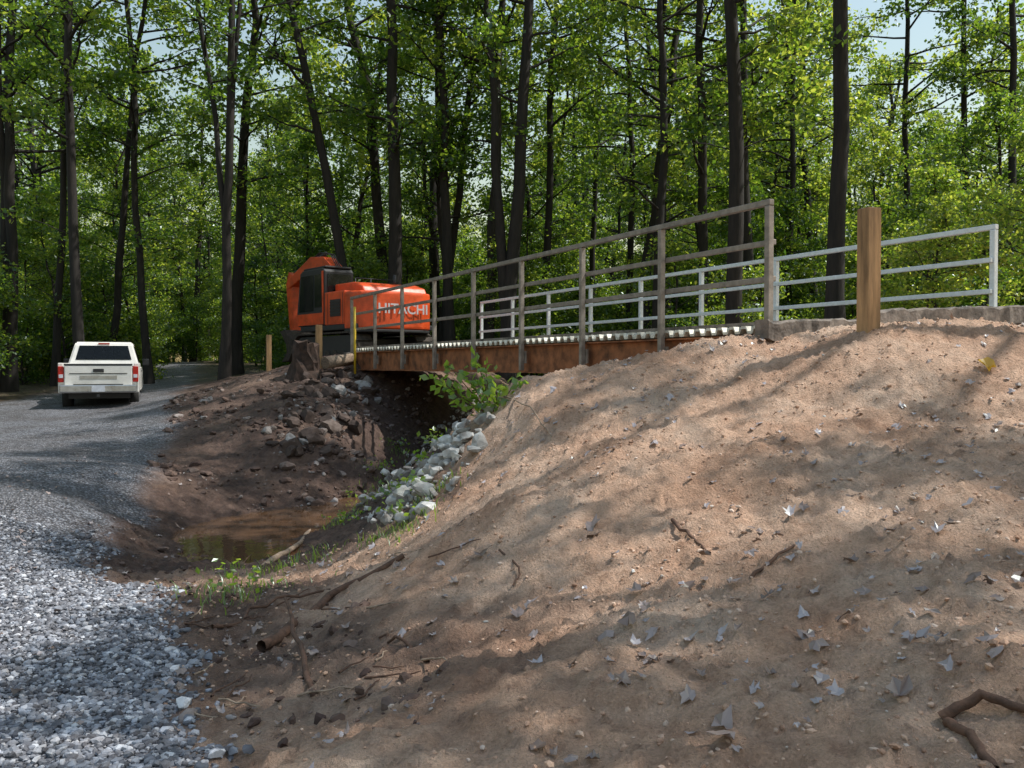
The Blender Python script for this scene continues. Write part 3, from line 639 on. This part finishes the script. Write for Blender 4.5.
# ------------------------------------------------------------ sticks, leaves, grass, sapling
def stick(name,P,r0,r1,mat,lift=.0,amp=.015):
    Q=[hit(*p[:2])+np.array([0,0,(p[2] if len(p)>2 else .02)]) for p in P]
    pts=[]
    for i in range(len(Q)-1):
        for t in np.linspace(0,1,6)[:-1]: pts.append(Q[i]*(1-t)+Q[i+1]*t)
    pts.append(Q[-1]);pts=np.array(pts);pts[:,:]+=rng.normal(size=pts.shape)*amp
    v,f=tube(pts,np.linspace(r0,r1,len(pts)),8);add_obj(name,mk_mesh(name,[(v,f,0,True)]),[mat])
stick('fallen_branch',[(262,655),(330,600),(400,565)],.035,.02,M_stick)
stick('fallen_branch',[(312,700,.0),(300,672,.06),(286,632,.2)],.018,.010,M_stick,amp=.006)
stick('fallen_branch',[(262,570),(300,545),(325,515)],.035,.02,M_stickp)
stick('fallen_branch',[(210,635),(260,612),(330,590)],.014,.008,M_stick)
stick('fallen_branch',[(672,524),(690,540),(712,560)],.013,.007,M_stick,amp=.006)
stick('fallen_branch',[(752,583),(780,560),(812,540)],.011,.005,M_stick,amp=.006)
stick('fallen_branch',[(430,670),(400,650),(380,640)],.012,.006,M_stick)
stick('fallen_branch',[(500,400,.05),(530,420,.12),(552,440,.02)],.008,.005,M_stickp,amp=.006)
stick('fallen_branch',[(500,555),(520,575),(515,590)],.008,.005,M_stick,amp=.006)
stick('exposed_root',[(945,722,.0),(985,715,.05),(1035,725,.03)],.02,.014,M_stick,amp=.003)
stick('exposed_root',[(950,728,.0),(975,745,.02),(1000,775,.0)],.018,.014,M_stick,amp=.003)
for _ in range(26):
    px,py=rng.uniform(180,440),rng.uniform(540,720);a=rng.uniform(-.8,.2);l=rng.uniform(20,60)
    stick('twig',[(px,py),(px+l*math.cos(a),py+l*math.sin(a))],.006,.003,M_stickp if rng.uniform()<.5 else M_stick,amp=.006)

tipsA=np.array([-100,-75,-50,-25,0,25,50,75,100]);tipsR=np.array([.5,.5,.85,.62,1.0,.62,.85,.5,.5])
K=len(tipsA)+2
def leaf_scatter(name,xy,size,mat,lift=.015):
    Vs=[];Fs=[];k=0
    h=height(xy[:,0],xy[:,1])+fine(xy[:,0],xy[:,1])
    e=.03;gx=(height(xy[:,0]+e,xy[:,1])-height(xy[:,0]-e,xy[:,1]))/(2*e);gy=(height(xy[:,0],xy[:,1]+e)-height(xy[:,0],xy[:,1]-e))/(2*e)
    for i,(x,y) in enumerate(xy):
        s=size[i];P=np.zeros((K,3));P[0]=(0,.1*s,0)
        aa=np.radians(tipsA+rng.normal(size=9)*7);rr=tipsR*rng.uniform(.75,1.15,9)*.55
        P[1:10,0]=np.sin(aa)*rr*s;P[1:10,1]=np.cos(aa)*rr*s;P[10]=(0,-.15*s,0)
        P[:,0]*=rng.uniform(.5,1.1)
        cu=rng.uniform(-1.2,2.2);P[:,2]=cu*(P[:,0]**2)/s+rng.uniform(-.8,1.2)*(P[:,1]**2)/s+rng.normal(size=K)*.06*s
        P[:,2]-=P[:,2].min()*.7
        a=rng.uniform(0,6.28);c_,s_=math.cos(a),math.sin(a);P[:,0],P[:,1]=P[:,0]*c_-P[:,1]*s_,P[:,0]*s_+P[:,1]*c_
        P[:,2]+=P[:,0]*(gx[i]+rng.normal()*.15)+P[:,1]*(gy[i]+rng.normal()*.15)+h[i]+lift
        P[:,0]+=x;P[:,1]+=y;Vs.append(P)
        for j in range(1,K-1):Fs.append((k,k+j,k+j+1))
        Fs.append((k,k+K-1,k+1))
        k+=K
    add_obj(name,mk_mesh(name,[(np.concatenate(Vs),np.array(Fs),0,False)]),[mat])
g=scatter(620,-2,6,2.5,9.5,lambda x,y:(1-road_mask(x,y))*inview(x,y)*np.clip(.35+1.2*vnoise(x*.9,y*.9,55),.05,1),1.05);leaf_scatter('fallen_leaves',g,.04+.08*rng.uniform(0,1,len(g))**1.3,M_dead,.012)
sp=np.array([hit(px,py)[:2] for px,py in [(590,530),(527,612),(810,640),(720,735),(632,630),(655,640),(930,620),(700,565),(905,708),(855,570),(890,540),(596,408),(960,430),(540,755),(690,590),(610,640),(870,600),(480,560),(595,540),(815,655),(725,745),(520,620)]])
leaf_scatter('fallen_leaves',sp,rng.uniform(.11,.16,len(sp)),M_dead,.015)
leaf_scatter('fallen_leaves',np.array([hit(990,370)[:2]]),[.22],M_yleaf,.03)
g=scatter(260,-7,0,3.5,14,lambda x,y:inview(x,y)*.6*(x+.62*y<3.5));leaf_scatter('fallen_leaves',g,rng.uniform(.05,.11,len(g)),M_dead)

def grass(name,cent,n,hgt,mat):
    V=[];Fc=[];k=0
    for (x,y,s) in cent:
        p=np.array([x,y])+rng.normal(size=(n,2))*s;h=height(p[:,0],p[:,1])
        for i in range(n):
            a=rng.uniform(0,6.28);ln=hgt*rng.uniform(.4,1.2);w_=.005;dx,dy=math.cos(a),math.sin(a);b=rng.uniform(.2,.9)*ln
            for t,ww in ((0,1),(.5,.8),(1,.05)):
                cx=p[i,0]+dx*b*t*t;cy=p[i,1]+dy*b*t*t;cz=h[i]+ln*t*(1-.3*t)
                V+=[(cx-dy*w_*ww,cy+dx*w_*ww,cz),(cx+dy*w_*ww,cy-dx*w_*ww,cz)]
            Fc+=[(k,k+1,k+3,k+2),(k+2,k+3,k+5,k+4)];k+=6
    add_obj(name,mk_mesh(name,[(np.array(V),np.array(Fc),0,True)]),[mat])
cent=[]
for px,py,s in [(240,590,.25),(265,575,.2),(360,505,.25),(385,480,.25),(400,455,.2),(345,520,.2),(310,560,.2),(225,600,.15),(410,530,.12),(380,540,.15),(430,500,.12)]:
    q=hit(px,py);cent.append((q[0],q[1],s))
grass('grass',cent,80,.14,M_grass)
C=np.array([hit(px,py)+np.array([0,0,.1]) for px,py in [(355,500),(380,470),(395,450),(430,465),(345,525),(410,520),(440,445),(240,590),(395,500),(420,490)]])
lv=leaves_at(C,np.full(len(C),.26),38,.07,.4);add_obj('creek_weeds',mk_mesh('creek_weeds',[(lv[0],lv[1],0,False)]),[M_leaf2])
q=hit(492,412);ch=[];C=[]
for (dx,dy,dz) in [(-.45,.1,.45),(-.3,-.1,.35),(-.05,0,.48),(.25,.1,.36),(.1,-.2,.25),(-.55,-.1,.28),(-.15,.1,.52),(-.4,0,.2)]:
    p=wiggle((0,0,-.05),(dx,dy,dz),6,.012);ch.append((*tube(p,np.linspace(.009,.003,6),5),0,True))
    for t in (2,3,4,5): C.append(p[t])
lv=leaves_at(np.array(C),np.full(len(C),.12),7,.105,.5);ch.append((lv[0],lv[1],1,False))
me=mk_mesh('sapling',ch);me.materials.append(M_stick);me.materials.append(M_leaf2);add_obj('sapling',me).location=q

# ------------------------------------------------------------ light
az=math.radians(86);el=math.radians(57)
sd=Vector((math.sin(az)*math.cos(el),math.cos(az)*math.cos(el),math.sin(el)))
Ld=bpy.data.lights.new('sun','SUN');Ld.energy=5.0;Ld.angle=math.radians(.5);Ld.color=(1,.97,.91)
so=bpy.data.objects.new('sun',Ld);S.collection.objects.link(so);so.rotation_mode='QUATERNION';so.rotation_quaternion=sd.to_track_quat('Z','Y')
W=bpy.data.worlds.new('World');S.world=W;W.use_nodes=True;nt=W.node_tree;nt.nodes.clear()
sk=nt.nodes.new('ShaderNodeTexSky');sk.sky_type='NISHITA';sk.sun_disc=False;sk.sun_elevation=el;sk.sun_rotation=az
sk.air_density=2.2;sk.dust_density=1.5
bg=nt.nodes.new('ShaderNodeBackground');bg.inputs[1].default_value=.15;wo=nt.nodes.new('ShaderNodeOutputWorld')
nt.links.new(sk.outputs[0],bg.inputs[0]);nt.links.new(bg.outputs[0],wo.inputs[0])
S.view_settings.view_transform='Standard';S.view_settings.look='None';S.view_settings.exposure=0
cam=bpy.data.cameras.new('camera');co=bpy.data.objects.new('camera',cam);S.collection.objects.link(co)
cam.sensor_width=36;cam.lens=F/1024*36;cam.clip_end=1000;cam.clip_start=.05
co.location=(0,0,EYE);co.rotation_euler=(math.radians(90)-math.atan((384-HY)/F),0,0);S.camera=co
print('objs',len(bpy.data.objects))
